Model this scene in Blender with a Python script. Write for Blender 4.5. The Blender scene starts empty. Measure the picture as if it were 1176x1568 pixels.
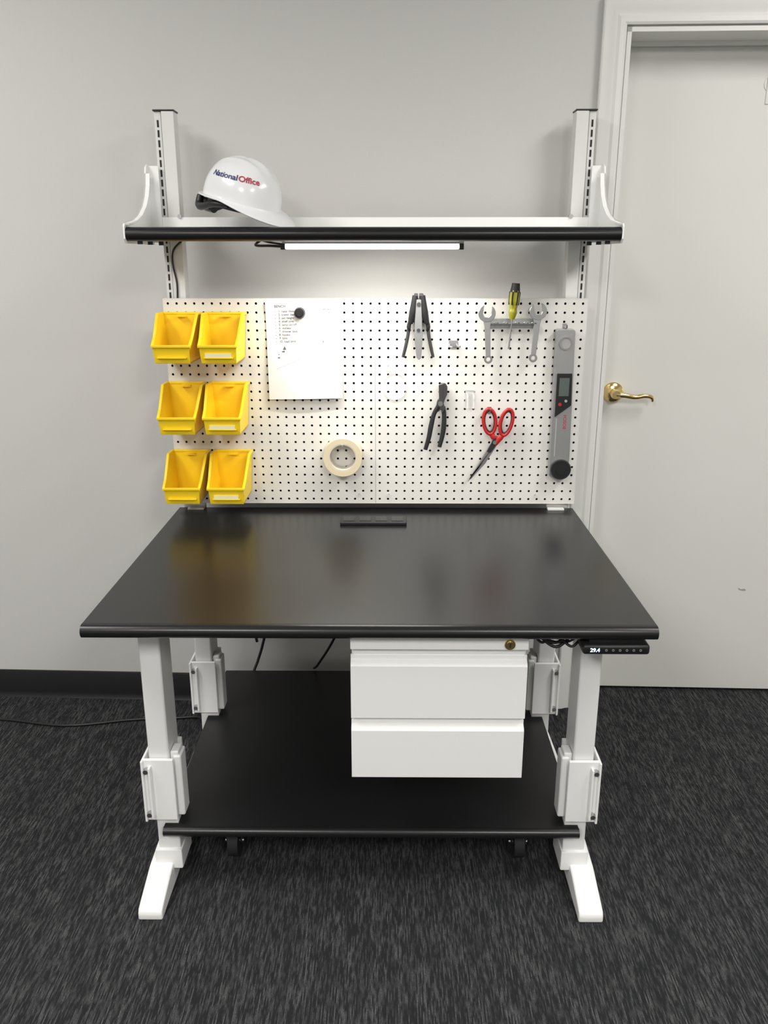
import bpy, bmesh, math, random
from mathutils import Vector, Matrix, Euler
random.seed(4)
scene = bpy.context.scene
COL = scene.collection

# ------------------------------------------------------------------ materials
def new_mat(name):
    m = bpy.data.materials.new(name); m.use_nodes = True
    nt = m.node_tree
    return m, nt, nt.nodes['Principled BSDF']

def mat(name, col, rough=0.5, metal=0.0, spec=0.5, bump=0.0, bscale=200, var=0.0, vscale=6, emit=None, trans=0.0, coat=0.0, ior=1.45, alpha=1.0):
    m, nt, b = new_mat(name)
    b.inputs['Base Color'].default_value = (*col, 1)
    b.inputs['Roughness'].default_value = rough
    b.inputs['Metallic'].default_value = metal
    b.inputs['Specular IOR Level'].default_value = spec
    b.inputs['IOR'].default_value = ior
    b.inputs['Transmission Weight'].default_value = trans
    b.inputs['Coat Weight'].default_value = coat
    b.inputs['Alpha'].default_value = alpha
    tc = nt.nodes.new('ShaderNodeTexCoord')
    if var > 0:
        n = nt.nodes.new('ShaderNodeTexNoise'); n.inputs['Scale'].default_value = vscale
        n.inputs['Detail'].default_value = 4
        nt.links.new(tc.outputs['Object'], n.inputs['Vector'])
        mx = nt.nodes.new('ShaderNodeMix'); mx.data_type = 'RGBA'
        mx.inputs['A'].default_value = (*[c*(1-var) for c in col], 1)
        mx.inputs['B'].default_value = (*[min(1, c*(1+var)) for c in col], 1)
        nt.links.new(n.outputs['Fac'], mx.inputs['Factor'])
        nt.links.new(mx.outputs['Result'], b.inputs['Base Color'])
    if bump > 0:
        n = nt.nodes.new('ShaderNodeTexNoise'); n.inputs['Scale'].default_value = bscale
        nt.links.new(tc.outputs['Object'], n.inputs['Vector'])
        bp = nt.nodes.new('ShaderNodeBump'); bp.inputs['Strength'].default_value = bump
        bp.inputs['Distance'].default_value = 0.001
        nt.links.new(n.outputs['Fac'], bp.inputs['Height'])
        nt.links.new(bp.outputs['Normal'], b.inputs['Normal'])
    if emit:
        b.inputs['Emission Color'].default_value = (*emit[0], 1)
        b.inputs['Emission Strength'].default_value = emit[1]
    return m

M_wall = mat('wall_paint', (0.635, 0.630, 0.615), 0.75, bump=0.25, bscale=260, var=0.015, vscale=2)
M_ceil = mat('ceiling_tile', (0.75, 0.75, 0.73), 0.9, bump=0.3, bscale=120)
M_trimw = mat('trim_gloss_white', (0.78, 0.78, 0.755), 0.35, var=0.01)
M_door = mat('door_paint', (0.735, 0.732, 0.70), 0.45, bump=0.1, bscale=90, var=0.015, vscale=3)
M_base = mat('black_vinyl', (0.012, 0.012, 0.014), 0.45)
M_white = mat('white_powdercoat', (0.92, 0.92, 0.91), 0.38, bump=0.05, bscale=600)
M_leg = mat('light_grey_powdercoat', (0.83, 0.835, 0.825), 0.42, bump=0.05, bscale=600)
M_post = mat('post_powdercoat', (0.74, 0.74, 0.72), 0.4)
M_peg = mat('pegboard_white', (0.80, 0.79, 0.75), 0.35)
M_dark = mat('opening_shade', (0.03, 0.03, 0.03), 0.9)  # near-black colour standing in for shade inside holes and gaps
M_edge = mat('black_edge_band', (0.012, 0.012, 0.013), 0.28)
M_black = mat('black_plastic', (0.015, 0.015, 0.016), 0.4)
M_blackr = mat('black_rubber', (0.02, 0.02, 0.022), 0.6)
M_yel = mat('yellow_plastic', (0.95, 0.67, 0.02), 0.38, var=0.03, vscale=20)
M_label = mat('label_card', (0.85, 0.80, 0.52), 0.5)
M_paper = mat('paper', (0.84, 0.84, 0.82), 0.8)
M_ink = mat('ink', (0.12, 0.12, 0.14), 0.8)
M_inkr = mat('ink_red', (0.5, 0.15, 0.12), 0.8)
M_tape = mat('masking_tape', (0.78, 0.68, 0.47), 0.6, bump=0.3, bscale=300)
M_tapec = mat('tape_core', (0.72, 0.66, 0.55), 0.8)
M_steel = mat('steel', (0.50, 0.50, 0.50), 0.32, metal=1.0)
M_steeld = mat('dark_steel', (0.16, 0.16, 0.165), 0.4, metal=1.0)
M_alu = mat('aluminium', (0.46, 0.465, 0.47), 0.42, metal=0.85, var=0.04, vscale=30)
M_red = mat('red_plastic', (0.50, 0.02, 0.02), 0.35)
M_brass = mat('brass', (0.85, 0.66, 0.30), 0.18, metal=1.0)
M_hat = mat('hat_shell', (0.86, 0.87, 0.88), 0.2, coat=0.3)
M_navy = mat('navy_print', (0.02, 0.03, 0.16), 0.4)
M_redp = mat('red_print', (0.45, 0.04, 0.08), 0.4)
M_olive = mat('handle_amber', (0.36, 0.34, 0.03), 0.2)
M_lcd = mat('lcd', (0.10, 0.12, 0.11), 0.2)
M_clear = mat('clear_plastic', (0.95, 0.95, 0.95), 0.08, alpha=0.3)
M_digit = mat('led_digit', (0.5, 0.7, 1), 0.4, emit=((0.55, 0.75, 1.0), 6))
M_led = mat('led_lens', (1, 1, 1), 0.4, emit=((1.0, 0.97, 0.93), 4))
M_panel = mat('troffer_lens', (1, 1, 1), 0.5, emit=((1.0, 0.98, 0.95), 3))
M_smudge = mat('scuff', (0.36, 0.36, 0.35), 0.8)
M_socket = mat('socket_grey', (0.06, 0.06, 0.06), 0.5)

def desk_mat(name, r0, r1, spec):
    m, nt, b = new_mat(name)
    b.inputs['Base Color'].default_value = (0.010, 0.010, 0.011, 1)
    b.inputs['Specular IOR Level'].default_value = spec
    tc = nt.nodes.new('ShaderNodeTexCoord')
    n = nt.nodes.new('ShaderNodeTexNoise'); n.inputs['Scale'].default_value = 5; n.inputs['Detail'].default_value = 3
    nt.links.new(tc.outputs['Object'], n.inputs['Vector'])
    mr = nt.nodes.new('ShaderNodeMapRange')
    mr.inputs['From Min'].default_value = 0.3; mr.inputs['From Max'].default_value = 0.7
    mr.inputs['To Min'].default_value = r0; mr.inputs['To Max'].default_value = r1
    nt.links.new(n.outputs['Fac'], mr.inputs['Value'])
    nt.links.new(mr.outputs['Result'], b.inputs['Roughness'])
    n2 = nt.nodes.new('ShaderNodeTexNoise'); n2.inputs['Scale'].default_value = 700
    nt.links.new(tc.outputs['Object'], n2.inputs['Vector'])
    bp = nt.nodes.new('ShaderNodeBump'); bp.inputs['Strength'].default_value = 0.10; bp.inputs['Distance'].default_value = 0.0005
    nt.links.new(n2.outputs['Fac'], bp.inputs['Height'])
    nt.links.new(bp.outputs['Normal'], b.inputs['Normal'])
    return m
M_desk = desk_mat('black_laminate', 0.245, 0.265, 0.52)
M_lsh = desk_mat('black_laminate_lower', 0.36, 0.40, 0.5)

def carpet_mat():
    m, nt, b = new_mat('carpet_tile')
    L = nt.links.new
    tc = nt.nodes.new('ShaderNodeTexCoord')
    sp = nt.nodes.new('ShaderNodeSeparateXYZ'); L(tc.outputs['Object'], sp.inputs[0])
    def mth(op, a, bb=0.0):
        n = nt.nodes.new('ShaderNodeMath'); n.operation = op
        for i, v in enumerate((a, bb)):
            if isinstance(v, (int, float)): n.inputs[i].default_value = v
            else: L(v, n.inputs[i])
        return n.outputs[0]
    def vec(x, y):
        c = nt.nodes.new('ShaderNodeCombineXYZ'); L(x, c.inputs[0]); L(y, c.inputs[1]); return c.outputs[0]
    def noise(v, detail=1, rough=0.5):
        n = nt.nodes.new('ShaderNodeTexNoise'); n.inputs['Scale'].default_value = 1
        n.inputs['Detail'].default_value = detail; n.inputs['Roughness'].default_value = rough
        L(v, n.inputs['Vector']); return n.outputs['Fac']
    def ramp(f, a, bb):
        r = nt.nodes.new('ShaderNodeMapRange'); r.inputs['From Min'].default_value = a; r.inputs['From Max'].default_value = bb
        L(f, r.inputs['Value']); return r.outputs['Result']
    X, Y = sp.outputs[0], sp.outputs[1]
    ROW = 330.0
    col = mth('FLOOR', mth('MULTIPLY', X, ROW))
    fr = mth('FRACT', mth('MULTIPLY', X, ROW))
    groove = mth('SINE', mth('MULTIPLY', fr, math.pi))
    dash = ramp(noise(vec(mth('MULTIPLY', col, 7.31), mth('MULTIPLY', Y, 18.0)), 2, 0.7), 0.44, 0.64)
    patch = ramp(noise(vec(mth('MULTIPLY', X, 30.0), mth('MULTIPLY', Y, 5.0)), 2, 0.6), 0.34, 0.64)
    fib = ramp(noise(vec(mth('MULTIPLY', X, 700.0), mth('MULTIPLY', Y, 260.0)), 1), 0.32, 0.64)
    s = mth('MULTIPLY', dash, mth('ADD', mth('MULTIPLY', patch, 0.5), 0.5))
    s = mth('MULTIPLY', s, mth('ADD', mth('MULTIPLY', groove, 0.6), 0.4))
    s = mth('MULTIPLY', s, mth('ADD', mth('MULTIPLY', fib, 0.65), 0.35))
    mx = nt.nodes.new('ShaderNodeMix'); mx.data_type = 'RGBA'
    mx.inputs['A'].default_value = (0.024, 0.025, 0.027, 1)
    mx.inputs['B'].default_value = (0.160, 0.163, 0.166, 1)
    L(s, mx.inputs['Factor']); L(mx.outputs['Result'], b.inputs['Base Color'])
    b.inputs['Roughness'].default_value = 0.95
    b.inputs['Specular IOR Level'].default_value = 0.1
    bp = nt.nodes.new('ShaderNodeBump'); bp.inputs['Strength'].default_value = 0.6; bp.inputs['Distance'].default_value = 0.002
    L(mth('ADD', groove, mth('MULTIPLY', fib, 0.6)), bp.inputs['Height'])
    L(bp.outputs['Normal'], b.inputs['Normal'])
    return m
M_carpet = carpet_mat()

# ------------------------------------------------------------------ mesh builder
class MB:
    def __init__(self):
        self.bm = bmesh.new(); self.mats = []
    def mi(self, m):
        if m not in self.mats: self.mats.append(m)
        return self.mats.index(m)
    def _merge(self, bm2, m, M=None):
        if M is not None: bm2.transform(M)
        bmesh.ops.recalc_face_normals(bm2, faces=bm2.faces)
        i = self.mi(m)
        for f in bm2.faces: f.material_index = i; f.smooth = True
        me = bpy.data.meshes.new('tmp'); bm2.to_mesh(me); bm2.free()
        self.bm.from_mesh(me); bpy.data.meshes.remove(me)
    def box(self, x0, x1, y0, y1, z0, z1, m, bev=0.0, seg=2, M=None):
        b = bmesh.new(); bmesh.ops.create_cube(b, size=1)
        for v in b.verts:
            v.co = Vector(((x0+x1)/2+v.co.x*(x1-x0), (y0+y1)/2+v.co.y*(y1-y0), (z0+z1)/2+v.co.z*(z1-z0)))
        if bev > 0: bmesh.ops.bevel(b, geom=b.edges[:], offset=bev, segments=seg, profile=0.5, affect='EDGES')
        self._merge(b, m, M)
    def prism(self, pts, axis, a0, a1, m, bev=0.0, seg=2, M=None):
        b = bmesh.new()
        def P(p, a):
            if axis == 'y': return (p[0], a, p[1])
            if axis == 'x': return (a, p[0], p[1])
            return (p[0], p[1], a)
        lo = [b.verts.new(P(p, a0)) for p in pts]; hi = [b.verts.new(P(p, a1)) for p in pts]
        b.faces.new(lo); b.faces.new(hi[::-1])
        n = len(pts)
        for i in range(n): b.faces.new((lo[i], hi[i], hi[(i+1) % n], lo[(i+1) % n]))
        bmesh.ops.recalc_face_normals(b, faces=b.faces)
        if bev > 0:
            es = [e for e in b.edges if len(e.link_faces) == 2 and e.calc_face_angle(0) > 0.5]
            bmesh.ops.bevel(b, geom=es, offset=bev, segments=seg, profile=0.5, affect='EDGES')
        self._merge(b, m, M)
    def cyl(self, p0, p1, r, m, seg=24, r2=None, M=None):
        p0 = Vector(p0); p1 = Vector(p1); d = p1-p0
        b = bmesh.new()
        bmesh.ops.create_cone(b, cap_ends=True, segments=seg, radius1=r, radius2=r if r2 is None else r2, depth=d.length)
        R = d.to_track_quat('Z', 'Y').to_matrix().to_4x4()
        b.transform(Matrix.Translation((p0+p1)/2) @ R)
        self._merge(b, m, M)
    def tube(self, pts, r, m, seg=10, sub=4, M=None, flat=1.0):
        P = [Vector(p) for p in pts]; n = len(P)
        R = r if isinstance(r, (list, tuple)) else [r]*n
        path = []; rad = []
        for i in range(n-1):
            a = P[max(i-1, 0)]; b_ = P[i]; c = P[i+1]; d = P[min(i+2, n-1)]
            for k in range(sub):
                t = k/sub
                path.append(0.5*((2*b_)+(-a+c)*t+(2*a-5*b_+4*c-d)*t*t+(-a+3*b_-3*c+d)*t**3))
                rad.append(R[i]*(1-t)+R[i+1]*t)
        path.append(P[-1]); rad.append(R[-1])
        b = bmesh.new(); rings = []; up = None
        for i, p in enumerate(path):
            t = (path[min(i+1, len(path)-1)]-path[max(i-1, 0)]).normalized()
            if up is None: up = Vector((0, 1, 0)) if abs(t.y) < 0.9 else Vector((1, 0, 0))
            s = t.cross(up).normalized(); u2 = s.cross(t).normalized(); up = u2
            rings.append([b.verts.new(p+s*math.cos(2*math.pi*j/seg)*rad[i]+u2*math.sin(2*math.pi*j/seg)*rad[i]*flat) for j in range(seg)])
        for i in range(len(rings)-1):
            for j in range(seg):
                b.faces.new((rings[i][j], rings[i][(j+1) % seg], rings[i+1][(j+1) % seg], rings[i+1][j]))
        b.faces.new(rings[0]); b.faces.new(rings[-1][::-1])
        self._merge(b, m, M)
    def ring(self, c, ro, ri, y0, y1, m, seg=40, sx=1.0, a0=0, a1=360, M=None):
        b = bmesh.new(); full = abs(a1-a0) >= 360
        n = seg; V = []
        for k in range(n if full else n+1):
            a = math.radians(a0+(a1-a0)*k/n)
            row = []
            for (rr, yy) in ((ro, y0), (ro, y1), (ri, y1), (ri, y0)):
                row.append(b.verts.new((c[0]+rr*sx*math.cos(a), yy, c[1]+rr*math.sin(a))))
            V.append(row)
        cnt = len(V)
        for k in range(cnt if full else cnt-1):
            A = V[k]; B = V[(k+1) % cnt]
            for j in range(4): b.faces.new((A[j], A[(j+1) % 4], B[(j+1) % 4], B[j]))
        if not full: b.faces.new(V[0]); b.faces.new(V[-1][::-1])
        self._merge(b, m, M)
    def grid(self, fn, nu, nv, m, closed_u=False, M=None):
        b = bmesh.new()
        V = [[b.verts.new(fn(i/nu, j/nv)) for j in range(nv+1)] for i in range(nu if closed_u else nu+1)]
        c = len(V)
        for i in range(c if closed_u else c-1):
            for j in range(nv):
                try: b.faces.new((V[i][j], V[(i+1) % c][j], V[(i+1) % c][j+1], V[i][j+1]))
                except ValueError: pass
        bmesh.ops.remove_doubles(b, verts=b.verts, dist=1e-6)
        self._merge(b, m, M)
    def text(self, s, size, m, fn, align='CENTER', bold=0.012):
        cu = bpy.data.curves.new('t', 'FONT'); cu.body = s; cu.size = size
        cu.align_x = align; cu.align_y = 'CENTER'; cu.offset = size*bold
        ob = bpy.data.objects.new('t', cu); COL.objects.link(ob)
        bpy.context.view_layer.update()
        me = bpy.data.meshes.new_from_object(ob.evaluated_get(bpy.context.evaluated_depsgraph_get()))
        b = bmesh.new(); b.from_mesh(me)
        bmesh.ops.triangulate(b, faces=b.faces)
        for v in b.verts: v.co = Vector(fn(v.co.x, v.co.y, v.co.z))
        i = self.mi(m)
        for f in b.faces: f.material_index = i
        me2 = bpy.data.meshes.new('t2'); b.to_mesh(me2); b.free(); self.bm.from_mesh(me2)
        bpy.data.objects.remove(ob); bpy.data.curves.remove(cu); bpy.data.meshes.remove(me); bpy.data.meshes.remove(me2)
    def peg(self, x, z, L, mt):
        """hook whose plate sits on the pegboard face"""
        self.box(x-0.006, x+0.006, PB_Y-0.002, PB_Y-0.0002, z-0.010, z+0.010, mt, 0.0008)
        self.tube([(x, PB_Y-0.001, z), (x, PB_Y-L*0.6, z-0.002), (x, PB_Y-L*0.95, z+0.001), (x, PB_Y-L, z+0.008)], 0.0022, mt, 8, 4)
    def done(self, name, parent=None, mods=(), xf=None, wn=True, sharp=50):
        bm = self.bm
        if xf is not None: bm.transform(xf)
        for e in bm.edges:
            if len(e.link_faces) == 2 and e.calc_face_angle(0) > math.radians(sharp): e.smooth = False
        lo = Vector([min(v.co[i] for v in bm.verts) for i in range(3)])
        hi = Vector([max(v.co[i] for v in bm.verts) for i in range(3)])
        c = (lo+hi)/2
        if parent is None: c.z = lo.z
        bm.transform(Matrix.Translation(-c))
        me = bpy.data.meshes.new(name); bm.to_mesh(me); bm.free()
        for m in self.mats: me.materials.append(m)
        ob = bpy.data.objects.new(name, me); COL.objects.link(ob)
        if parent is not None:
            ob.parent = parent; ob.location = c-Vector(parent.location)
        else: ob.location = c
        for k in mods:
            md = ob.modifiers.new(k[0], k[0])
            for a, v in k[1].items(): setattr(md, a, v)
        if wn:
            md = ob.modifiers.new('wn', 'WEIGHTED_NORMAL'); md.keep_sharp = True
        return ob

def empty(name, loc):
    e = bpy.data.objects.new(name, None); COL.objects.link(e); e.location = loc; e.empty_display_size = 0.05
    return e
PB_Y = 2.450

# ------------------------------------------------------------------ room shell
A = math.radians(1.8); W0 = 2.595
WM = Matrix.Translation((0, W0, 0)) @ Matrix.Rotation(-A, 4, 'Z')
CH = 2.75
DL, DR, DH = 0.695, 1.615, 2.105
w = MB()
w.box(-3.4, DL, 0, 0.20, 0, CH, M_wall)
w.box(DR, 3.4, 0, 0.20, 0, CH, M_wall)
w.box(DL, DR, 0, 0.20, DH, CH, M_wall)
w.box(DL-0.1, DR+0.1, 0.196, 0.24, 0, DH+.1, M_wall)
w.done('wall_back', xf=WM, wn=False)
w = MB(); w.box(-3.5, -3.2, -3.2, 2.85, 0, CH, M_wall); w.done('wall_left', wn=False)
w = MB(); w.box(3.2, 3.5, -3.2, 2.7, 0, CH, M_wall); w.done('wall_right', wn=False)
w = MB(); w.box(-3.5, 3.5, -3.4, -3.2, 0, CH, M_wall); w.done('wall_front', wn=False)
w = MB(); w.box(-3.5, 3.5, -3.4, 3.0, -0.1, 0, M_carpet); w.done('floor', wn=False)
w = MB(); w.box(-3.5, 3.5, -3.4, 3.0, CH, CH+0.1, M_ceil); w.done('ceiling', wn=False)

w = MB()
prof = [(0, 0), (-0.014, 0), (-0.010, 0.006), (-0.007, 0.02), (-0.006, 0.098), (-0.004, 0.102), (0, 0.102)]
w.prism(prof, 'x', -3.2, 0.622, M_base)
w.prism(prof, 'x', 1.69, 3.2, M_base)
w.done('baseboard_back', xf=WM, wn=False)

def casing():
    m = MB()
    pr = [(0.004, 0), (0.004, -0.012), (0.010, -0.015), (0.022, -0.015), (0.030, -0.011), (0.040, -0.013), (0.052, -0.019), (0.066, -0.021), (0.070, -0.018), (0.070, 0)]
    b = bmesh.new(); rows = []
    for (o, y) in pr:
        rows.append([b.verts.new(p) for p in [(DL-o, y, 0), (DL-o, y, DH+o), (DR+o, y, DH+o), (DR+o, y, 0)]])
    for i in range(len(rows)-1):
        for j in range(3): b.faces.new((rows[i][j], rows[i][j+1], rows[i+1][j+1], rows[i+1][j]))
    m._merge(b, M_trimw)
    m.box(DL, DL+0.012, -0.004, 0.19, 0, DH, M_trimw)
    m.box(DR-0.012, DR, -0.004, 0.19, 0, DH, M_trimw)
    m.box(DL, DR, -0.004, 0.19, DH-0.012, DH, M_trimw)
    m.box(DL+.012, DR-.012, 0.105, 0.125, DH-0.022, DH-0.012, M_trimw)
    return m.done('trim_1', xf=WM, wn=False, sharp=25)
casing()
m = MB()
m.box(DL+0.015, DR-0.015, 0.13, 0.17, 0.010, DH-0.020, M_door, 0.002)
m.box(DL+0.012, DR-0.012, 0.140, 0.165, DH-0.030, DH-0.012, M_dark)  # dark strip painted in for the shadow line above the door
door = m.done('door_1', xf=WM)
m = MB()
hx, hz, hy = 0.765, 1.08, 0.13
m.cyl((hx, hy, hz), (hx, hy-0.008, hz), 0.033, M_brass, 40)
m.cyl((hx, hy-0.008, hz), (hx, hy-0.014, hz), 0.030, M_brass, 40, r2=0.022)
m.cyl((hx, hy-0.012, hz), (hx, hy-0.045, hz), 0.012, M_brass, 24)
m.cyl((hx, hy-0.045, hz), (hx, hy-0.062, hz), 0.016, M_brass, 24, r2=0.013)
m.tube([(hx, hy-0.052, hz), (hx+0.03, hy-0.054, hz-0.003), (hx+0.06, hy-0.052, hz-0.008), (hx+0.09, hy-0.052, hz-0.004), (hx+0.112, hy-0.050, hz-0.008), (hx+0.118, hy-0.048, hz-0.022)],
       [0.011, 0.0085, 0.008, 0.0075, 0.007, 0.004], M_brass, 14, 6)
m.done('door_handle', xf=WM, wn=False)
m = MB()
m.ring((1.155, 1.985), 0.024, 0.0225, 0.128, 0.1302, M_door, 24)
m.box(1.140, 1.170, 0.127, 0.1302, 1.93, 2.02, M_door, 0.001)
m.cyl((1.155, 0.127, 2.005), (1.155, 0.1245, 2.005), 0.004, M_steel)
m.cyl((1.155, 0.127, 1.945), (1.155, 0.1245, 1.945), 0.004, M_steel)
m.done('door_hook_plate', xf=WM)
m = MB()
m.prism([(1.252, 0.402), (1.262, 0.396), (1.274, 0.398), (1.281, 0.393), (1.275, 0.390), (1.264, 0.391), (1.254, 0.395)], 'y', 0.1294, 0.1301, M_smudge)
m.done('door_scuff', xf=WM, wn=False)

# ------------------------------------------------------------------ workbench
WB = empty('workbench', (0, 2.03, 0))
DZ = 0.755
m = MB()
YF, YB = 1.592, 2.468
pf = [(YB, DZ-0.030), (YB, DZ), (YF+0.016, DZ)]
for k in range(1, 9):
    a = math.radians(90+180*k/9); pf.append((YF+0.015+0.015*math.cos(a), DZ-0.015+0.015*math.sin(a)))
pf.append((YF+0.016, DZ-0.030))
m.prism([(YB, DZ-0.030), (YB, DZ), (YF+0.02, DZ), (YF+0.02, DZ-0.030)], 'x', -0.609, 0.609, M_desk)
m.prism([(YF+0.02, DZ-0.030), (YF+0.02, DZ-0.0002)]+pf[2:], 'x', -0.611, 0.611, M_edge)
m.box(-0.611, -0.608, YF+0.02, YB, DZ-0.030, DZ-0.0003, M_edge)
m.box(0.608, 0.611, YF+0.02, YB, DZ-0.030, DZ-0.0003, M_edge)
m.done('desktop', WB, sharp=40)
def arc_edge(yf, z0, z1):
    r = (z1-z0)/2; out = []
    for k in range(0, 9):
        a = math.radians(90+180*k/8); out.append((yf+r+r*math.cos(a), (z0+z1)/2+r*math.sin(a)))
    return out
LZ0, LZ1 = 0.152, 0.178
LY0, LY1 = 1.682, 2.49
m = MB()
def notch_outline():
    R = [(0.503, LY0+0.012), (0.503, 1.708), (0.470, 1.708), (0.470, 1.805), (0.503, 1.805), (0.503, 2.205), (0.470, 2.205), (0.470, 2.305), (0.503, 2.305), (0.503, LY1)]
    return R + [(-x, y) for x, y in R[::-1]]
m.prism(notch_outline(), 'z', LZ0, LZ1, M_lsh)
m.prism([(LY0+0.0125, LZ0), (LY0+0.0125, LZ1)] + arc_edge(LY0, LZ0, LZ1), 'x', -0.504, 0.504, M_edge)
m.done('lower_shelf', WB, sharp=40)

for sx in (-1, 1):
    def X(a, b): return (min(sx*a, sx*b), max(sx*a, sx*b))
    side = 'left' if sx < 0 else 'right'
    m = MB()
    for (y0, y1) in ((1.712, 1.802), (2.208, 2.298)):
        a, b = X(0.481, 0.531)
        m.box(a, b, y0, y1, 0.33, DZ-0.031, M_leg, 0.006, 3)
        a, b = X(0.472, 0.526)
        m.box(a, b, y0+0.002, y1-0.006, 0.05, 0.34, M_leg, 0.004, 3)
        a, b = X(0.470, 0.544)
        m.box(a, b, y0-0.012, y0-0.003, 0.192, 0.360, M_white, 0.002)
        a, b = X(0.540, 0.546)
        m.box(a, b, y0-0.020, y1-0.01, 0.192, 0.360, M_white, 0.002)
        a, b = X(0.522, 0.528)
        m.box(a, b, y0-0.026, y0-0.008, 0.205, 0.345, M_white, 0.002)
        a, b = X(0.454, 0.474)
        m.box(a, b, y0+0.002, y1-0.04, 0.195, 0.362, M_leg, 0.005, 3)
        a, b = X(0.460, 0.4805)
        m.box(a, b, y0+0.006, y1-0.045, 0.30, 0.372, M_leg, 0.004)
        a, b = X(0.472, 0.540)
        m.box(a, b, y1-0.008, y1+0.002, 0.192, 0.360, M_white, 0.002)
        for zz in (0.335, 0.215):
            m.cyl((sx*0.533, y0-0.026, zz), (sx*0.533, y0-0.010, zz), 0.006, M_steel, 12)
            m.cyl((sx*0.5455, y0+0.03, zz), (sx*0.551, y0+0.03, zz), 0.006, M_steel, 12)
    m.done(side+'_columns', WB)
    m = MB()
    fp = [(1.584, 0.0), (1.584, 0.018), (1.590, 0.028), (1.61, 0.035), (1.70, 0.062), (1.83, 0.072), (2.18, 0.072), (2.31, 0.062), (2.40, 0.035), (2.425, 0.028), (2.43, 0.018), (2.43, 0.0)]
    a, b = X(0.491, 0.549)
    m.prism(fp, 'x', a, b, M_white, 0.005, 3)
    a, b = X(0.468, 0.535)
    m.box(a, b, 1.706, 1.802, 0.045, 0.10, M_white, 0.004)
    m.box(a, b, 2.202, 2.298, 0.045, 0.10, M_white, 0.004)
    m.done(side+'_foot', WB, sharp=40)
m = MB()
m.box(-0.478, 0.478, 2.225, 2.275, 0.655, 0.72, M_leg, 0.003)
for sx in (-1, 1):
    m.box(min(sx*.475, sx*.54), max(sx*.475, sx*.54), 1.66, 2.40, 0.7, 0.724, M_leg, 0.003)
m.box(-0.47, -0.44, 1.735, 2.26, 0.128, 0.1515, M_leg, 0.002)
m.box(0.44, 0.47, 1.735, 2.26, 0.128, 0.1515, M_leg, 0.002)
m.done('under_frame', WB)
m = MB()
for x, y in ((-0.36, 1.80), (0.38, 1.80), (-0.36, 2.30), (0.37, 2.30)):
    m.box(x-0.035, x+0.035, y-0.035, y+0.035, 0.146, 0.1525, M_steel, 0.001)
    m.cyl((x, y, 0.120), (x, y, 0.147), 0.016, M_steel)
    m.prism([(y-0.020, 0.122), (y+0.020, 0.122), (y+0.030, 0.040), (y+0.015, 0.035)], 'x', x-0.020, x-0.016, M_steel)
    m.prism([(y-0.020, 0.122), (y+0.020, 0.122), (y+0.030, 0.040), (y+0.015, 0.035)], 'x', x+0.016, x+0.020, M_steel)
    m.box(x-0.045, x-0.022, y-0.030, y-0.026, 0.118, 0.128, M_steel, 0.001)
    m.cyl((x-0.013, y+0.02, 0.041), (x+0.013, y+0.02, 0.041), 0.040, M_blackr, 32)
    m.cyl((x-0.024, y+0.02, 0.041), (x+0.024, y+0.02, 0.041), 0.006, M_steel, 12)
m.done('shelf_casters', WB)

# uprights
for sx in (-1, 1):
    side = 'left' if sx < 0 else 'right'
    def X(a, b): return (min(sx*a, sx*b), max(sx*a, sx*b))
    m = MB()
    zt = 1.882
    a, b = X(0.550, 0.585); m.box(a, b, 2.478, 2.525, 0.66, zt, M_post, 0.002)
    a, b = X(0.587, 0.606); m.box(a, b, 2.484, 2.520, 0.66, zt, M_post, 0.0015)
    a, b = X(0.584, 0.588); m.box(a, b, 2.490, 2.515, 0.66, zt-0.001, M_smudge)
    a, b = X(0.5485, 0.6075); m.box(a, b, 2.477, 2.527, zt, zt+0.004, M_black, 0.001)
    z = 1.86
    while z > 1.39:
        a, b = X(0.5935, 0.5985); m.box(a, b, 2.4832, 2.486, z-0.018, z, M_dark)
        z -= 0.0254
    a, b = X(0.530, 0.595); m.box(a, b, 2.469, 2.48, 0.66, 0.80, M_post, 0.001)
    a, b = X(0.530, 0.580); m.box(a, b, 2.44, 2.478, DZ, DZ+0.006, M_post, 0.001)
    m.cyl((sx*0.55, 2.476, 1.61), (sx*0.55, 2.466, 1.61), 0.006, M_steel, 12)
    m.done(side+'_upright', WB)

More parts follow.
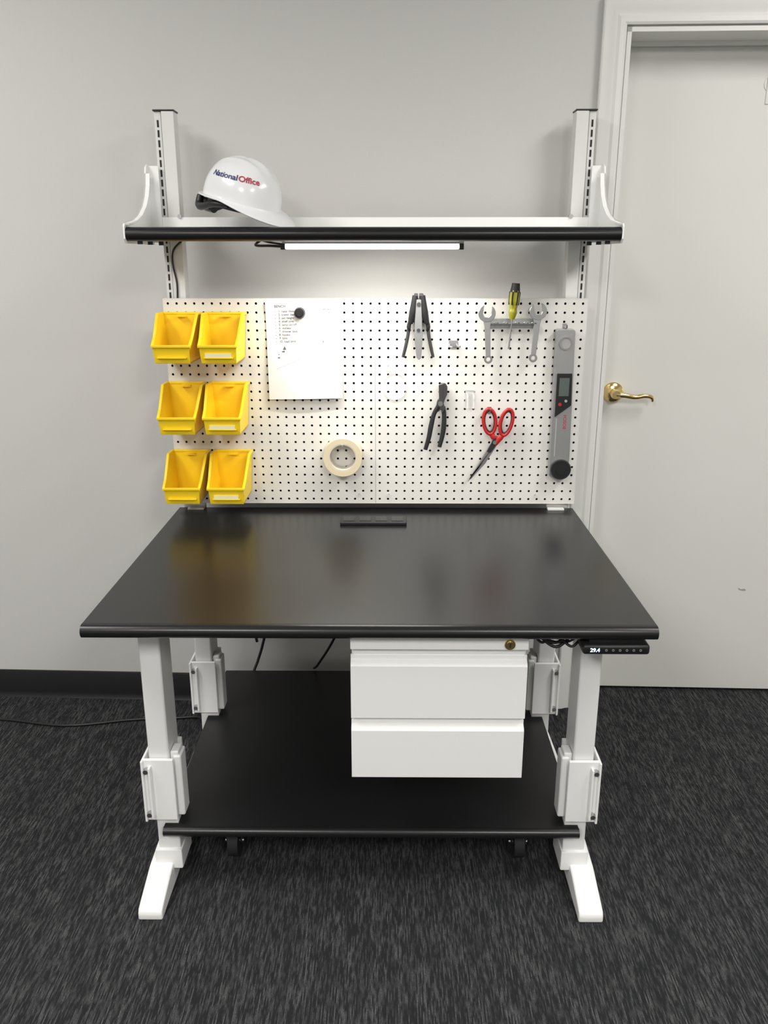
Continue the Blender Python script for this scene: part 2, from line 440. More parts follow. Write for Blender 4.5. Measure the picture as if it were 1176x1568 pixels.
# ------------------------------------------------------------------ overhead shelf
SZ0, SZ1 = 1.540, 1.574
m = MB()
m.box(-0.618, 0.618, 2.228, 2.475, SZ1-0.022, SZ1-0.004, M_white, 0.001)
nose = [(2.232, SZ0-0.001), (2.232, SZ1)]
for k in range(0, 11):
    a = math.radians(90+180*k/10); nose.append((2.224+0.0185*math.cos(a), (SZ0+SZ1)/2-0.0005+0.0175*math.sin(a)))
m.prism(nose, 'x', -0.628, 0.628, M_edge)
m.box(-0.60, 0.60, 2.470, 2.476, SZ1-0.02, SZ1+0.034, M_white, 0.001)
m.done('overhead_shelf', WB, sharp=40)
for sx in (-1, 1):
    side = 'left' if sx < 0 else 'right'
    def X(a, b): return (min(sx*a, sx*b), max(sx*a, sx*b))
    m = MB()
    pr = [(2.476, 1.745), (2.462, 1.745), (2.448, 1.738), (2.440, 1.720), (2.432, 1.690), (2.415, 1.660), (2.385, 1.632), (2.34, 1.608), (2.29, 1.593), (2.24, 1.586), (2.212, 1.582), (2.206, 1.575), (2.206, 1.545), (2.215, 1.534), (2.476, 1.534)]
    a, b = X(0.6285, 0.6325)
    m.prism(pr, 'x', a, b, M_white)
    for i in range(3, 10):
        (y0, z0), (y1, z1) = pr[i], pr[i+1]
        a, b = X(0.618, 0.6325)
        m.prism([(y0, z0), (y1, z1), (y1+0.002, z1-0.004), (y0+0.003, z0-0.003)], 'x', a, b, M_white)
    a, b = X(0.600, 0.630); m.box(a, b, 2.468, 2.476, 1.54, 1.742, M_white, 0.001)
    for yy in (2.235, 2.33, 2.44):
        m.cyl((sx*0.600, yy, 1.553), (sx*0.600, yy, 1.532), 0.007, M_black, 12)
    m.done(side+'_shelf_bracket', WB, sharp=35)

# ------------------------------------------------------------------ pegboard
PX0, PX1, PZ0, PZ1 = -0.6096, 0.6096, 0.776, 1.3856
def pegboard():
    b = bmesh.new(); p = 0.0254; hr = 0.0038
    nx, nz = 48, 24
    yf, yb = PB_Y, PB_Y+0.0035
    vert = {}
    def V(x, y, z):
        k = (round(x*1e5), round(y*1e5), round(z*1e5))
        if k not in vert: vert[k] = b.verts.new((x, y, z))
        return vert[k]
    for i in range(nx):
        for j in range(nz):
            cx = PX0+p*(i+0.5); cz = PZ0+p*(j+0.5); h = p/2
            sq = [(cx+dx*h, cz+dz*h) for dx, dz in [(1, 0), (1, 1), (0, 1), (-1, 1), (-1, 0), (-1, -1), (0, -1), (1, -1)]]
            ho = [(cx+hr*math.cos(a*math.pi/4), cz+hr*math.sin(a*math.pi/4)) for a in range(8)]
            for k in range(8):
                n = (k+1) % 8
                b.faces.new((V(sq[k][0], yf, sq[k][1]), V(sq[n][0], yf, sq[n][1]), V(ho[n][0], yf, ho[n][1]), V(ho[k][0], yf, ho[k][1])))
                b.faces.new((V(ho[k][0], yf, ho[k][1]), V(ho[n][0], yf, ho[n][1]), V(ho[n][0], yb, ho[n][1]), V(ho[k][0], yb, ho[k][1])))
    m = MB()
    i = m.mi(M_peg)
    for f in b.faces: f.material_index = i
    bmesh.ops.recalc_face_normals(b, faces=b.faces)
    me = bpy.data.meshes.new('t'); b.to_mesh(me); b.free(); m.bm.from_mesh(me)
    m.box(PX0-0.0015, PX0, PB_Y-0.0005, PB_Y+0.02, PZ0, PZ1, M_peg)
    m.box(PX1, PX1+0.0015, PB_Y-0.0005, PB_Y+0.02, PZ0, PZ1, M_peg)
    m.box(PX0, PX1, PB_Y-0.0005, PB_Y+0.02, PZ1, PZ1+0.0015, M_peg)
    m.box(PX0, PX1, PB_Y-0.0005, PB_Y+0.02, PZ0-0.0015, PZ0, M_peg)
    m.box(PX0, PX1, PB_Y+0.016, PB_Y+0.019, PZ0, PZ1, M_dark)  # dark sheet added behind the board so its holes look shaded
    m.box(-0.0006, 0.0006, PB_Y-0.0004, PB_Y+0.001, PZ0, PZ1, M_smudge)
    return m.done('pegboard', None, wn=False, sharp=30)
pegboard()

# ------------------------------------------------------------------ LED light bar under the shelf
m = MB()
LX0, LX1, LY, LZ = -0.232, 0.224, 2.285, 1.527
m.box(LX0-0.008, LX1+0.012, LY-0.012, LY+0.016, LZ+0.006, SZ1-0.022, M_alu, 0.002)
m.box(LX0, LX1, LY+0.012, LY+0.016, LZ-0.008, LZ+0.01, M_alu, 0.001)
m.box(LX0, LX1, LY-0.014, LY+0.012, LZ-0.007, LZ+0.006, M_led, 0.004)
m.box(LX1, LX1+0.012, LY-0.014, LY+0.012, LZ-0.008, LZ+0.008, M_black, 0.002)
m.box(LX0-0.012, LX0, LY-0.014, LY+0.012, LZ-0.008, LZ+0.008, M_black, 0.002)
m.tube([(LX0-0.01, LY, LZ), (LX0-0.04, LY+0.01, LZ+0.002), (LX0-0.085, LY+0.04, LZ+0.004), (LX0-0.07, LY+0.07, LZ+0.02)], 0.0035, M_black, 8, 5)
m.tube([(LX0-0.01, LY, LZ+0.006), (LX0-0.05, LY+0.02, LZ+0.012), (LX0-0.08, LY+0.06, LZ+0.02)], 0.0028, M_black, 8, 5)
m.done('led_light_bar')
m = MB()
m.tube([(-0.545, 2.470, 1.548), (-0.575, 2.473, 1.52), (-0.580, 2.4745, 1.48), (-0.572, 2.4745, 1.43), (-0.574, 2.4745, 1.38)], 0.0028, M_black, 8, 5)
m.done('light_cord', WB)

def area(name, loc, size, size_y, power, col, rot=(0, 0, 0)):
    l = bpy.data.lights.new(name, 'AREA'); l.shape = 'RECTANGLE'; l.size = size; l.size_y = size_y; l.energy = power; l.color = col
    o = bpy.data.objects.new(name, l); COL.objects.link(o); o.location = loc; o.rotation_euler = rot
    return o
area('led_bar_light', (-0.004, LY, LZ-0.011), 0.45, 0.016, 4.2, (1, 0.96, 0.90), (math.radians(2), 0, 0))

for i, (x, y, pw) in enumerate(((-1.6, 1.15, 30), (1.6, 1.15, 30), (-1.0, -1.2, 58), (1.0, -1.2, 58))):
    m = MB()
    m.box(x-0.31, x+0.31, y-0.61, y+0.61, CH-0.02, CH, M_trimw, 0.003)
    m.box(x-0.28, x+0.28, y-0.58, y+0.58, CH-0.023, CH-0.018, M_panel)
    m.done('ceiling_light')
    area('troffer_light', (x, y, CH-0.03), 0.56, 1.16, pw, (1, 0.975, 0.94))

# ------------------------------------------------------------------ drawer pedestal
m = MB()
PY = 1.628
x0, x1 = -0.041, 0.345
m.box(x0+0.002, x1-0.002, PY+0.018, PY+0.50, 0.374, DZ-0.031, M_white, 0.002)
m.box(x0+0.006, x1-0.006, PY+0.012, PY+0.02, 0.374, DZ-0.031, M_leg)
m.box(x0, x1, PY-0.002, PY+0.016, 0.688, DZ-0.031, M_white, 0.0015)
def front(z0, z1):
    pr = [(PY+0.016, z0), (PY-0.003, z0), (PY-0.003, z1-0.016), (PY+0.001, z1-0.010), (PY+0.010, z1-0.004), (PY+0.010, z1+0.006), (PY+0.016, z1+0.006)]
    m.prism(pr, 'x', x0, x1, M_white, 0.0008, 1)
front(0.520, 0.664)
front(0.368, 0.504)
m.cyl((0.304, PY-0.002, 0.702), (0.304, PY-0.006, 0.702), 0.0115, M_brass, 32)
m.cyl((0.304, PY-0.006, 0.702), (0.304, PY-0.008, 0.702), 0.008, M_brass, 24)
m.box(0.3028, 0.3052, PY-0.0085, PY-0.007, 0.697, 0.707, M_black)
m.done('drawer_pedestal', sharp=30)

# ------------------------------------------------------------------ height control panel
m = MB()
m.box(0.455, 0.597, 1.596, 1.66, 0.692, 0.7145, M_black, 0.006, 3)
m.box(0.47, 0.58, 1.61, 1.66, 0.7140, DZ-0.0295, M_black, 0.001)
m.box(0.463, 0.590, 1.5955, 1.60, 0.696, 0.711, M_edge, 0.001)
m.text('29.4', 0.012, M_digit, lambda x, y, z: (0.480+x, 1.5952, 0.7035+y))
for i in range(6):
    cx = 0.504+i*0.0145
    m.ring((cx, 0.7035), 0.0026, 0.0018, 1.5950, 1.5957, M_smudge, 12)
m.done('height_control_panel', wn=False)

# ------------------------------------------------------------------ outlet strip on desktop
m = MB()
m.box(-0.101, 0.093, 2.288, 2.352, DZ-0.001, DZ+0.010, M_black, 0.003)
for i in range(4):
    cx = -0.075+i*0.047
    m.box(cx-0.017, cx+0.017, 2.300, 2.340, DZ+0.0095, DZ+0.0112, M_edge, 0.0005)
    m.box(cx-0.007, cx-0.004, 2.314, 2.326, DZ+0.0108, DZ+0.0115, M_socket)
    m.box(cx+0.004, cx+0.007, 2.314, 2.326, DZ+0.0108, DZ+0.0115, M_socket)
m.done('power_outlet_strip')

# ------------------------------------------------------------------ cables
m = MB()
m.tube([(-2.9, 2.40, 0.005), (-2.2, 2.50, 0.005), (-1.6, 2.48, 0.005), (-1.28, 2.465, 0.005), (-1.04, 2.426, 0.005), (-0.83, 2.464, 0.005), (-0.68, 2.475, 0.006), (-0.60, 2.47, 0.012), (-0.56, 2.40, 0.03), (-0.46, 2.40, 0.10), (-0.40, 2.51, 0.20), (-0.3, 2.515, 0.5), (-0.1, 2.50, 0.66), (-0.01, 2.40, 0.69), (0.0, 2.32, 0.722)], 0.0046, M_black, 8, 6)
m.done('power_cord', wn=False)
m = MB()
m.tube([(0.02, 2.20, 0.655), (-0.06, 2.2, 0.60), (-0.12, 2.30, 0.40), (-0.19, 2.46, 0.22), (-0.21, 2.505, 0.18)], 0.004, M_black, 8, 6)
m.done('power_cord', wn=False)
m = MB()
def droop(x0, x1, y, z, sag, r=0.003):
    m.tube([(x0, y+0.02, z), (x0+(x1-x0)*0.2, y, z-sag*0.6), (x0+(x1-x0)*0.5, y-0.01, z-sag), (x0+(x1-x0)*0.8, y, z-sag*0.5), (x1, y+0.02, z+0.002)], r, M_black, 8, 6)
droop(0.355, 0.455, 1.66, 0.722, 0.028); droop(0.36, 0.462, 1.665, 0.722, 0.040, 0.0035)
droop(0.41, 0.475, 1.655, 0.718, 0.030); droop(0.352, 0.41, 1.67, 0.722, 0.032)
m.tube([(0.38, 1.66, 0.72), (0.395, 1.65, 0.70), (0.415, 1.655, 0.695), (0.42, 1.66, 0.71), (0.40, 1.66, 0.712), (0.39, 1.66, 0.698), (0.43, 1.66, 0.69), (0.46, 1.66, 0.706)], 0.0025, M_black, 8, 6)
m.done('control_cable', wn=False)
m = MB()
m.tube([(-0.29, 1.72, 0.724), (-0.285, 1.70, 0.706), (-0.262, 1.70, 0.694), (-0.256, 1.705, 0.668)], 0.0035, M_black, 8, 5)
m.tube([(-0.262, 1.72, 0.724), (-0.258, 1.71, 0.70), (-0.262, 1.71, 0.69)], 0.006, M_black, 8, 4)
m.done('loose_cable', wn=False)

# ------------------------------------------------------------------ storage bins
def bin_(xc, zt, label):
    H, Wd, L, T = 0.130, 0.112, 0.150, 0.003
    HF = 0.050
    m = MB()
    side = [(0, 0.006), (0, H), (-0.060, H), (-0.125, HF+0.018), (-L-0.003, HF), (-L+0.006, 0.004), (-L+0.010, 0), (-0.004, 0)]
    hw = Wd/2
    m.prism(side, 'x', -hw, -hw+T, M_yel)
    m.prism(side, 'x', hw-T, hw, M_yel)
    m.box(-hw, hw, -L+0.008, 0, 0, T, M_yel)
    m.box(-hw, hw, -T, 0, 0, H, M_yel)
    m.prism([(-L+0.006, 0.002), (-L-0.003, HF), (-L, HF), (-L+0.010, 0.002)], 'x', -hw, hw, M_yel)
    rim = [(0, H), (-0.060, H), (-0.125, HF+0.018), (-L-0.004, HF)]
    for i in range(3):
        (ya, za), (yb, zb) = rim[i], rim[i+1]
        for s in (-1, 1):
            a, b = sorted((s*(hw-0.004), s*(hw+0.004)))
            m.prism([(ya, za+0.001), (yb, zb+0.001), (yb, zb-0.006), (ya, za-0.006)], 'x', a, b, M_yel, 0.0008, 1)
    m.box(-hw-0.004, hw+0.004, -L-0.007, -L+0.001, HF-0.006, HF+0.001, M_yel, 0.001)
    m.box(-hw-0.004, hw+0.004, -0.005, 0, H-0.006, H+0.001, M_yel, 0.001)
    m.box(-hw*0.82, hw*0.82, -L-0.0040, -L+0.003, 0.014, 0.018, M_yel, 0.001)
    if label:
        m.box(-hw*0.72, hw*0.72, -L-0.0030, -L+0.004, 0.018, 0.028, M_label)
    m.box(-hw*0.25, hw*0.25, -0.02, -T, H-0.012, H-0.009, M_yel)
    for v in m.bm.verts:
        t = 0.86+0.14*min(1, max(0, v.co.z/H)); v.co.x *= t
    m.bm.transform(Matrix.Translation((xc, PB_Y-0.0025, zt-H)))
    return m.done('storage_bin', wn=False, sharp=30)
for zt in (1.349, 1.149, 0.944):
    bin_(-0.557, zt, False); bin_(-0.429, zt, True)

# ------------------------------------------------------------------ notice paper + magnet
m = MB()
def pap(u, v):
    x = -0.316+0.217*u+0.003*v; z = 1.377-0.279*v+0.004*u
    y = PB_Y-0.004-0.012*max(0, v-0.25)**1.2-0.004*math.sin(u*3.1)*v-0.003*(1-u)*(v < 0.2)*(0.2-v)*5
    return (x, y, z)
def papb(u, v):
    p = pap(u, v); return (p[0], p[1]-0.0006, p[2])
m.grid(pap, 12, 16, M_paper)
def mark(u0, u1, v, mt, h=0.004):
    m.grid(lambda a, b: papb(u0+(u1-u0)*a, v+h*b), 4, 1, mt)
def ptext(s, u, v, size, mt, align='LEFT'):
    m.text(s, size, mt, lambda x, y, z: papb(u+x/0.217, v-y/0.279), align, 0.012)
ptext('BENCH', 0.12, 0.045, 0.010, M_ink)
lines = ['1. raise desk', '2. lower desk', '3. set height', '4. shelf pins', '5. lamp on/off', '6. outlets', '7. drawer lock', '8. hooks', '9. bins', '10. load limit']
for k, t in enumerate(lines):
    ptext('-', 0.12, 0.095+k*0.034, 0.011, M_inkr if k % 3 == 0 else M_ink)
    ptext(t, 0.17, 0.095+k*0.034, 0.0092, M_ink)
ptext('rev 3', 0.80, 0.05, 0.007, M_ink); ptext('see back', 0.76, 0.08, 0.007, M_ink); ptext('p. 1', 0.84, 0.11, 0.007, M_ink)
m.prism([(-0.268, 1.243), (-0.258, 1.243), (-0.263, 1.254)], 'y', PB_Y-0.0118, PB_Y-0.0115, M_ink)
mark(0.20, 0.235, 0.50, M_ink, 0.010)
mark(0.14, 0.17, 0.56, M_ink, 0.012); mark(0.145, 0.165, 0.53, M_ink, 0.005)
for k in range(16): mark(0.12+0.02*k, 0.131+0.02*k, 0.68-0.006*k, M_inkr if k % 2 else M_ink, 0.0028)
m.grid(lambda a, b: papb(0.75+0.012*a, 0.40+0.018*b), 2, 2, M_ink)
m.done('notice_paper', wn=False)
m = MB()
m.cyl((-0.217, PB_Y-0.0045, 1.347), (-0.217, PB_Y-0.018, 1.347), 0.0165, M_black, 32, r2=0.0135)
m.cyl((-0.217, PB_Y-0.018, 1.347), (-0.217, PB_Y-0.021, 1.347), 0.010, M_black, 32, r2=0.009)
m.done('round_magnet')

# ------------------------------------------------------------------ masking tape roll
m = MB()
m.ring((-0.097, 0.930), 0.0575, 0.0415, PB_Y-0.050, PB_Y-0.003, M_tape, 56)
m.ring((-0.097, 0.930), 0.0417, 0.0385, PB_Y-0.0495, PB_Y-0.0035, M_tapec, 56)
m.peg(-0.097, 0.9655, 0.060, M_clear)
m.done('masking_tape_roll', sharp=40)

# ------------------------------------------------------------------ wire stripper
m = MB()
y0, y1 = PB_Y-0.018, PB_Y-0.008
m.prism([(0.113, 1.402), (0.122, 1.402), (0.124, 1.375), (0.126, 1.402), (0.137, 1.402), (0.143, 1.385), (0.140, 1.350), (0.136, 1.315), (0.113, 1.315), (0.108, 1.35), (0.107, 1.385)], 'y', y0, y1, M_steeld, 0.001, 1)
m.prism([(0.117, 1.385), (0.132, 1.385), (0.134, 1.345), (0.137, 1.285), (0.134, 1.222), (0.127, 1.215), (0.120, 1.222), (0.113, 1.285), (0.115, 1.345)], 'y', y0-0.006, y0+0.001, M_alu, 0.001, 1)
m.cyl((0.125, y0-0.009, 1.372), (0.125, y0, 1.372), 0.006, M_steeld, 16)
m.cyl((0.125, y0-0.009, 1.300), (0.125, y0, 1.300), 0.005, M_steeld, 16)
for s in (-1, 1):
    m.tube([(0.125+s*0.010, y0, 1.396), (0.125+s*0.017, y0, 1.35), (0.125+s*0.024, y0, 1.318)], [0.008, 0.0105, 0.007], M_black, 10, 5, flat=0.9)
    m.tube([(0.125+s*0.020, y0+0.004, 1.345), (0.125+s*0.027, y0+0.004, 1.312), (0.125+s*0.030, y0+0.004, 1.285), (0.125+s*0.037, y0+0.004, 1.25), (0.125+s*0.044, y0+0.004, 1.222)], [0.005, 0.0055, 0.005, 0.005, 0.0042], M_steeld, 10, 5, flat=0.8)
    m.tube([(0.125+s*0.022, y0+0.002, 1.335), (0.125+s*0.028, y0+0.002, 1.308), (0.125+s*0.024, y0+0.002, 1.296)], [0.005, 0.0065, 0.003], M_black, 10, 4)
m.peg(0.125, 1.362, 0.014, M_steel)
m.done('wire_stripper', sharp=40)

# ------------------------------------------------------------------ slip-joint pliers
m = MB()
y0, y1 = PB_Y-0.020, PB_Y-0.009
m.prism([(0.187, 1.140), (0.193, 1.147), (0.206, 1.147), (0.212, 1.138), (0.212, 1.115), (0.205, 1.098), (0.199, 1.075), (0.186, 1.062), (0.179, 1.075), (0.183, 1.095), (0.190, 1.104), (0.194, 1.118), (0.194, 1.128), (0.187, 1.131)], 'y', y0, y1, M_steeld, 0.0015, 1)
m.prism([(0.186, 1.143), (0.199, 1.147), (0.199, 1.126), (0.196, 1.112), (0.202, 1.090), (0.206, 1.072), (0.199, 1.060), (0.190, 1.075), (0.188, 1.10), (0.187, 1.12)], 'y', y0-0.004, y0+0.001, M_steeld, 0.001, 1)
m.cyl((0.192, y0-0.009, 1.088), (0.192, y0, 1.088), 0.007, M_steel, 20)
m.tube([(0.186, y0+0.003, 1.078), (0.174, y0+0.003, 1.055), (0.166, y0+0.003, 1.02), (0.160, y0+0.003, 0.985), (0.150, y0+0.003, 0.948)], [0.007, 0.0065, 0.0075, 0.007, 0.006], M_blackr, 12, 6, flat=0.8)
m.tube([(0.200, y0+0.003, 1.078), (0.204, y0+0.003, 1.055), (0.204, y0+0.003, 1.02), (0.200, y0+0.003, 0.99), (0.192, y0+0.003, 0.956)], [0.007, 0.0065, 0.0075, 0.007, 0.006], M_blackr, 12, 6, flat=0.8)
m.peg(0.197, 1.100, 0.016, M_steel)
m.done('slip_joint_pliers', sharp=40)

# ------------------------------------------------------------------ rack, wrenches, screwdriver
m = MB()
m.box(0.326, 0.462, PB_Y-0.004, PB_Y, 1.305, 1.331, M_alu, 0.001)
m.box(0.326, 0.462, PB_Y-0.022, PB_Y-0.003, 1.317, 1.3205, M_alu, 0.001)
for x in (0.345, 0.372, 0.405, 0.43, 0.452):
    m.tube([(x-0.006, PB_Y-0.02, 1.319), (x-0.007, PB_Y-0.034, 1.320), (x-0.003, PB_Y-0.038, 1.323)], 0.0018, M_steel, 8, 4)
    m.tube([(x+0.006, PB_Y-0.02, 1.319), (x+0.007, PB_Y-0.034, 1.320), (x+0.003, PB_Y-0.038, 1.323)], 0.0018, M_steel, 8, 4)
m.done('tool_rack')
def wrench(xh, zh, xb, zb, tilt):
    m = MB()
    y0, y1 = PB_Y-0.034, PB_Y-0.0285
    d = Vector((xb-xh, 0, zb-zh)); Ln = d.length
    R = 0.0245; gap = 0.0125
    pts = []
    sa = math.asin(gap*0.9/R)
    n = 22
    for k in range(n+1):
        a = math.pi/2+sa+(2*math.pi-2*sa)*k/n
        f = 1.0 if abs(a-1.5*math.pi) > 0.5 else 0.97
        pts.append((R*f*math.cos(a), R*f*math.sin(a)))
    hexs = [(gap*0.92, 0.016), (gap*0.92, -0.002), (gap*0.45, -0.011), (-gap*0.45, -0.011), (-gap*0.92, -0.002), (-gap*0.92, 0.016)]
    out = pts+hexs
    T = Matrix.Rotation(tilt, 4, 'Y')
    ang = math.atan2(-(xb-xh), -(zb-zh))
    G = Matrix.Translation((xh, 0, zh)) @ Matrix.Rotation(-ang, 4, 'Y')
    m.prism(out, 'y', y0-0.001, y1+0.001, M_steel, 0.0008, 1, M=G @ T)
    m.prism([(-0.012, -0.016), (0.012, -0.016), (0.0085, -0.035), (0.007, -Ln+0.010), (-0.007, -Ln+0.010), (-0.0085, -0.035)], 'y', y0, y1, M_alu, 0.001, 1, M=G)
    m.ring((0, -Ln), 0.0120, 0.0062, y0-0.001, y1+0.001, M_steel, 28, M=G)
    return m.done('wrench', sharp=35)
wrench(0.319, 1.347, 0.311, 1.218, math.radians(10))
wrench(0.464, 1.353, 0.472, 1.222, math.radians(-12))
m = MB()
ys = PB_Y-0.028
G = Matrix.Translation((0.391, ys, 1.331)) @ Matrix.Rotation(math.radians(4), 4, 'Y')
def hd(u, v):
    a = u*2*math.pi; z = v*0.098
    prof = [0.007, 0.0105, 0.0125, 0.0105, 0.0115, 0.0135, 0.0138, 0.0138, 0.0132, 0.010, 0.0]
    i = min(9, int(v*10)); t = v*10-i; r = prof[i]*(1-t)+prof[i+1]*t
    r *= 1+0.07*math.cos(6*a)*(0.3 < v < 0.95)
    return (r*math.cos(a), r*math.sin(a), z)
m.grid(hd, 36, 40, M_olive, closed_u=True, M=G)
m.cyl((0, 0, 0.075), (0, 0, 0.0995), 0.0142, M_blackr, 24, r2=0.011, M=G)
for k in range(6):
    a = k*math.pi/3
    m.tube([(0.0128*math.cos(a), 0.0128*math.sin(a), 0.040), (0.0138*math.cos(a), 0.0138*math.sin(a), 0.076)], 0.0026, M_black, 6, 2, M=G)
m.cyl((0, 0, -0.078), (0, 0, 0.004), 0.0026, M_steel, 14, M=G)
m.prism([(-0.0032, -0.084), (0.0032, -0.084), (0.0026, -0.072), (-0.0026, -0.072)], 'y', -0.0008, 0.0008, M_steel, M=G)
m.done('screwdriver', wn=False, sharp=60)

def clip(x, z):
    m = MB()
    m.box(x-0.013, x+0.013, PB_Y-0.005, PB_Y, z-0.008, z+0.012, M_alu, 0.001)
    m.tube([(x-0.010, PB_Y-0.004, z), (x-0.012, PB_Y-0.022, z-0.004), (x-0.004, PB_Y-0.03, z-0.006)], 0.003, M_alu, 8, 4)
    m.tube([(x+0.010, PB_Y-0.004, z), (x+0.012, PB_Y-0.022, z-0.004), (x+0.018, PB_Y-0.03, z-0.004)], 0.003, M_alu, 8, 4)
    m.done('spring_clip')
clip(0.227, 1.258)
m = MB()
for dx in (-0.009, 0.009):
    m.tube([(0.280+dx, PB_Y-0.002, 1.115), (0.280+dx, PB_Y-0.03, 1.112), (0.280+dx, PB_Y-0.034, 1.10), (0.280+dx, PB_Y-0.036, 1.075)], 0.0028, M_clear, 8, 4)
m.box(0.266, 0.294, PB_Y-0.003, PB_Y, 1.07, 1.125, M_clear, 0.001)
m.done('clear_hook')
m = MB()
m.ring((0.058, 1.135), 0.040, 0.038, PB_Y-0.004, PB_Y-0.0005, M_clear, 40, sx=0.9)
m.box(0.03, 0.045, PB_Y-0.006, PB_Y, 1.18, 1.205, M_clear, 0.002)
m.done('clear_ring_holder')

# ------------------------------------------------------------------ scissors
m = MB()
ya = PB_Y-0.020
def loop(cx, cz, rx, rz, tilt, r, y):
    pts = []
    for k in range(15):
        a = 2*math.pi*k/14
        x = rx*math.cos(a); z = rz*math.sin(a)*(1.0 if math.sin(a) > 0 else 1.1)
        c, s = math.cos(tilt), math.sin(tilt)
        pts.append((cx+x*c-z*s, y, cz+x*s+z*c))
    m.tube(pts, r, M_red, 10, 4, flat=1.1)
    pts2 = [(cx+(p[0]-cx)*0.80, p[1], cz+(p[2]-cz)*0.83) for p in pts]
    m.tube(pts2, r*0.55, M_black, 8, 4)
loop(0.339, 1.036, 0.0185, 0.036, math.radians(6), 0.0050, ya)
loop(0.389, 1.034, 0.0175, 0.038, math.radians(-12), 0.0050, ya-0.003)
m.tube([(0.345, ya, 1.000), (0.352, ya, 0.988), (0.362, ya, 0.972)], [0.006, 0.009, 0.006], M_red, 10, 5, flat=0.7)
m.tube([(0.383, ya-0.002, 0.998), (0.372, ya-0.002, 0.985), (0.357, ya-0.002, 0.965)], [0.006, 0.009, 0.007], M_red, 10, 5, flat=0.7)
m.prism([(0.372, 0.985), (0.360, 0.993), (0.345, 0.968), (0.322, 0.925), (0.284, 0.857), (0.289, 0.857), (0.330, 0.905), (0.360, 0.955)], 'y', ya-0.001, ya+0.0015, M_steel, 0.0004, 1)
m.prism([(0.358, 0.995), (0.349, 0.985), (0.344, 0.962), (0.316, 0.912), (0.284, 0.857), (0.290, 0.870), (0.336, 0.925), (0.362, 0.970)], 'y', ya-0.004, ya-0.0015, M_steel, 0.0004, 1)
m.prism([(0.366, 0.980), (0.354, 0.988), (0.343, 0.962), (0.334, 0.944), (0.345, 0.940), (0.358, 0.958)], 'y', ya-0.0055, ya-0.003, M_blackr, 0.0005, 1)
m.cyl((0.356, ya-0.009, 0.972), (0.356, ya, 0.972), 0.0055, M_steel, 20)
m.peg(0.339, 1.0655, 0.030, M_steel)
m.done('scissors', sharp=40)

# ------------------------------------------------------------------ digital angle finder
m = MB()
y0, y1 = PB_Y-0.030, PB_Y-0.004
m.prism([(0.520, 1.298), (0.524, 1.303), (0.569, 1.303), (0.574, 1.298), (0.581, 0.930), (0.580, 0.872), (0.574, 0.866), (0.528, 0.866), (0.523, 0.872), (0.523, 0.93)], 'y', y0, y1, M_alu, 0.0015, 2)
m.ring((0.548, 1.264), 0.0195, 0.015, y0-0.003, y0+0.002, M_steel, 32)
m.cyl((0.548, y0-0.0012, 1.264), (0.548, y0+0.002, 1.264), 0.0152, M_smudge, 32)
m.prism([(0.529, 1.178), (0.572, 1.178), (0.575, 1.085), (0.529, 1.050)], 'y', y0-0.005, y0+0.001, M_black, 0.0015, 2)
m.box(0.536, 0.565, y0-0.0058, y0-0.004, 1.112, 1.165, M_lcd, 0.0005)
m.cyl((0.541, y0-0.007, 1.088), (0.541, y0-0.004, 1.088), 0.005, M_red, 16)
m.cyl((0.558, y0-0.007, 1.098), (0.558, y0-0.004, 1.098), 0.004, M_smudge, 16)
m.box(0.533, 0.537, y0-0.0008, y0, 0.93, 1.045, M_smudge)
m.text('BOSCH', 0.013, M_redp, lambda x, y, z: (0.560-y, y0-0.0006, 1.035+x))
m.ring((0.555, 0.892), 0.031, 0.027, y0-0.009, y0+0.001, M_steeld, 40)
m.cyl((0.555, y0-0.011, 0.892), (0.555, y0, 0.892), 0.028, M_black, 40)
m.cyl((0.555, y0-0.013, 0.892), (0.555, y0-0.010, 0.892), 0.015, M_black, 32)
m.peg(0.548, 1.308, 0.034, M_steel)
m.done('digital_angle_finder', sharp=40)
m = MB()
for x in (-0.05, 0.04, 0.49):
    m.cyl((x, PB_Y, 0.803), (x, PB_Y-0.012, 0.803), 0.0035, M_clear, 12)
m.done('pegboard_pins')

# ------------------------------------------------------------------ hard hat
HL = Vector((-0.345, 2.335, SZ1))
HAT = empty('hard_hat', HL)
Rh = Matrix.Rotation(math.radians(-28), 4, 'Z') @ Matrix.Rotation(math.radians(14), 4, 'Y')
Hm = Matrix.Translation(HL+Vector((-0.004, 0, 0.064))) @ Rh
a_, b_, h_ = 0.109, 0.092, 0.103
def dome(phi, t, k=1.0):
    c = max(0, math.cos(t))**0.80; s = math.sin(t)**0.92
    x = a_*math.cos(phi)*c; y = b_*math.sin(phi)*c; z = h_*s
    ridge = 0.0045*math.exp(-(y/0.012)**2)*min(1, max(0, (t-0.5)/0.5))
    ridge += 0.003*(math.exp(-((abs(y)-0.035)/0.008)**2))*min(1, max(0, (t-0.6)/0.4))
    return Vector((x*k, y*k, z*k+ridge))
m = MB()
m.grid(lambda u, v: dome(u*2*math.pi, v*math.pi/2), 96, 32, M_hat, closed_u=True)
def brim(u, v):
    phi = u*2*math.pi
    vis = max(0, math.cos(phi))**1.5
    w_ = 0.010+0.038*vis
    base = dome(phi, 0)
    n = Vector((math.cos(phi)/a_, math.sin(phi)/b_, 0)).normalized()
    p = base+n*w_*v
    p.z += -0.020*v*vis*v-0.002*v
    p.z += -0.004*math.sin(v*math.pi)*0.3
    p.z -= 0.010*vis*(0.4+0.6*v)
    return p
m.grid(lambda u, v: brim(u, v), 96, 6, M_hat, closed_u=True)
m.grid(lambda u, v: dome(u*2*math.pi, 0)+Vector((0, 0, -0.010*0.4*v*max(0, math.cos(u*2*math.pi))**1.5)), 96, 1, M_hat, closed_u=True)
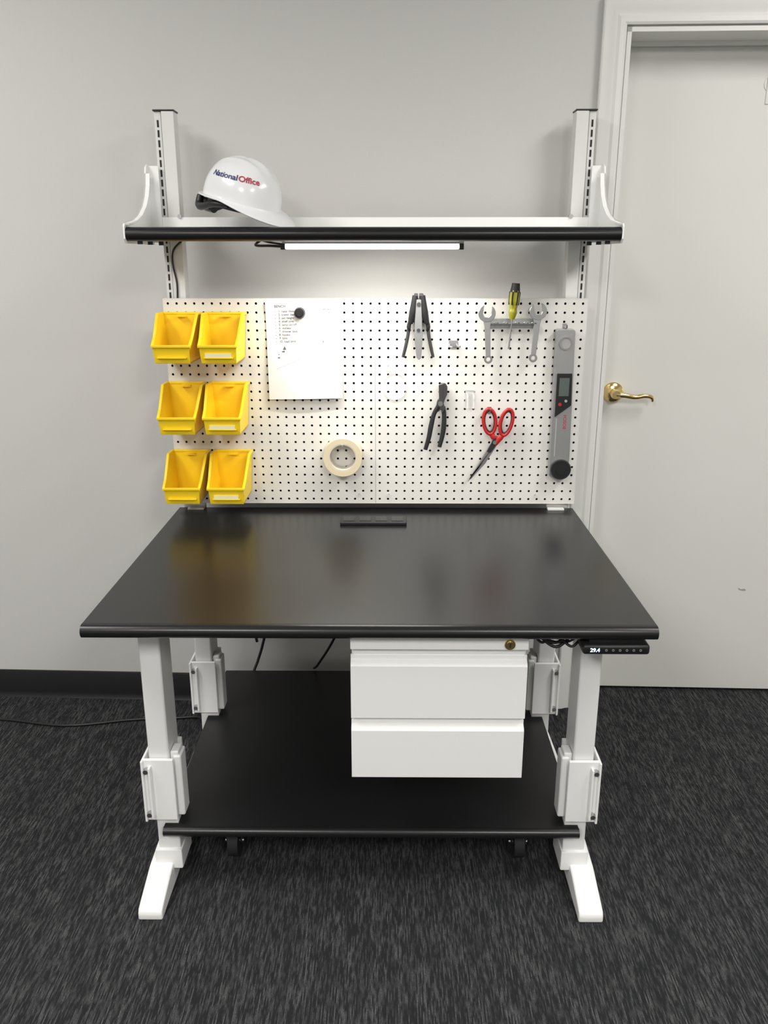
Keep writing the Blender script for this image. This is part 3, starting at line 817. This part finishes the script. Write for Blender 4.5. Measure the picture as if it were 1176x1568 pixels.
def lip(u, v):
    p = brim(u, 1.0); phi = u*2*math.pi
    return p+Vector((math.cos(phi)*0.0015*math.sin(v*math.pi), math.sin(phi)*0.0015*math.sin(v*math.pi), -0.004*v))
m.grid(lip, 96, 3, M_hat, closed_u=True)
bmesh.ops.remove_doubles(m.bm, verts=m.bm.verts, dist=1e-5)
m.done('shell', HAT, xf=Hm, wn=False, sharp=60, mods=[('SOLIDIFY', dict(thickness=0.0025, offset=-1))])
m = MB()
def on_dome(cphi, ct):
    def f(x, y, z):
        phi = cphi+x/0.092; t = ct+y/0.106
        return dome(phi, t, 1.012)
    return f
cp = math.radians(-90+22)
m.text('National', 0.0225, M_navy, on_dome(cp-0.008, 0.55), 'RIGHT', 0.02)
m.text('Office', 0.0225, M_redp, on_dome(cp+0.008, 0.55), 'LEFT', 0.02)
m.done('logo_print', HAT, xf=Hm, wn=False)
m = MB()
def hb(u, v):
    phi = u*2*math.pi; back = max(0, -math.cos(phi))
    return Vector(((a_-0.016)*math.cos(phi)-0.006, (b_-0.014)*math.sin(phi), 0.010-0.034*v-0.012*v*back))
m.grid(hb, 64, 3, M_black, closed_u=True)
m.tube([(-a_+0.020, -0.050, -0.022), (-a_+0.008, -0.022, -0.034), (-a_+0.004, 0, -0.036), (-a_+0.008, 0.022, -0.034), (-a_+0.020, 0.050, -0.022)], [0.010, 0.013, 0.015, 0.013, 0.010], M_black, 10, 5)
m.cyl((-a_-0.006, 0, -0.034), (-a_+0.020, 0, -0.034), 0.017, M_black, 24)
m.tube([(-a_+0.012, -0.052, -0.010), (-a_+0.018, -0.058, -0.034), (-a_+0.045, -0.074, -0.032), (-a_+0.085, -0.086, -0.018), (-a_+0.13, -0.084, -0.012)], [0.007, 0.010, 0.008, 0.007, 0.005], M_black, 8, 5)
for ph in (0.6, 2.2, -0.9, -2.2):
    p0 = hb(ph/(2*math.pi) % 1, 0)
    m.tube([p0, (p0.x*0.9, p0.y*0.9, 0.05), (0, 0, 0.085)], 0.005, M_black, 6, 5)
m.done('suspension', HAT, xf=Hm, wn=False, mods=[('SOLIDIFY', dict(thickness=0.003, offset=0))])
bpy.context.view_layer.update()
zmin = min((o.matrix_world @ v.co).z for o in HAT.children for v in o.data.vertices)
HAT.location.z -= (zmin-(SZ1-0.003))

# ------------------------------------------------------------------ world + camera
wld = bpy.data.worlds.new('world'); scene.world = wld; wld.use_nodes = True
wld.node_tree.nodes['Background'].inputs[0].default_value = (0.5, 0.5, 0.5, 1)
wld.node_tree.nodes['Background'].inputs[1].default_value = 0.2
cam = bpy.data.cameras.new('camera'); co = bpy.data.objects.new('camera', cam); COL.objects.link(co)
cam.sensor_fit = 'VERTICAL'; cam.sensor_height = 24.0; cam.sensor_width = 18.0
cam.lens = 1268/1568*24.0; cam.clip_start = 0.02
co.location = (0.045, 0, 1.5)
th = math.atan(390/1268.)
co.rotation_euler = Euler((math.pi/2-th, 0, math.radians(0.45)), 'XYZ')
scene.camera = co
scene.view_settings.view_transform = 'Standard'
scene.view_settings.look = 'None'
scene.view_settings.exposure = 0.0
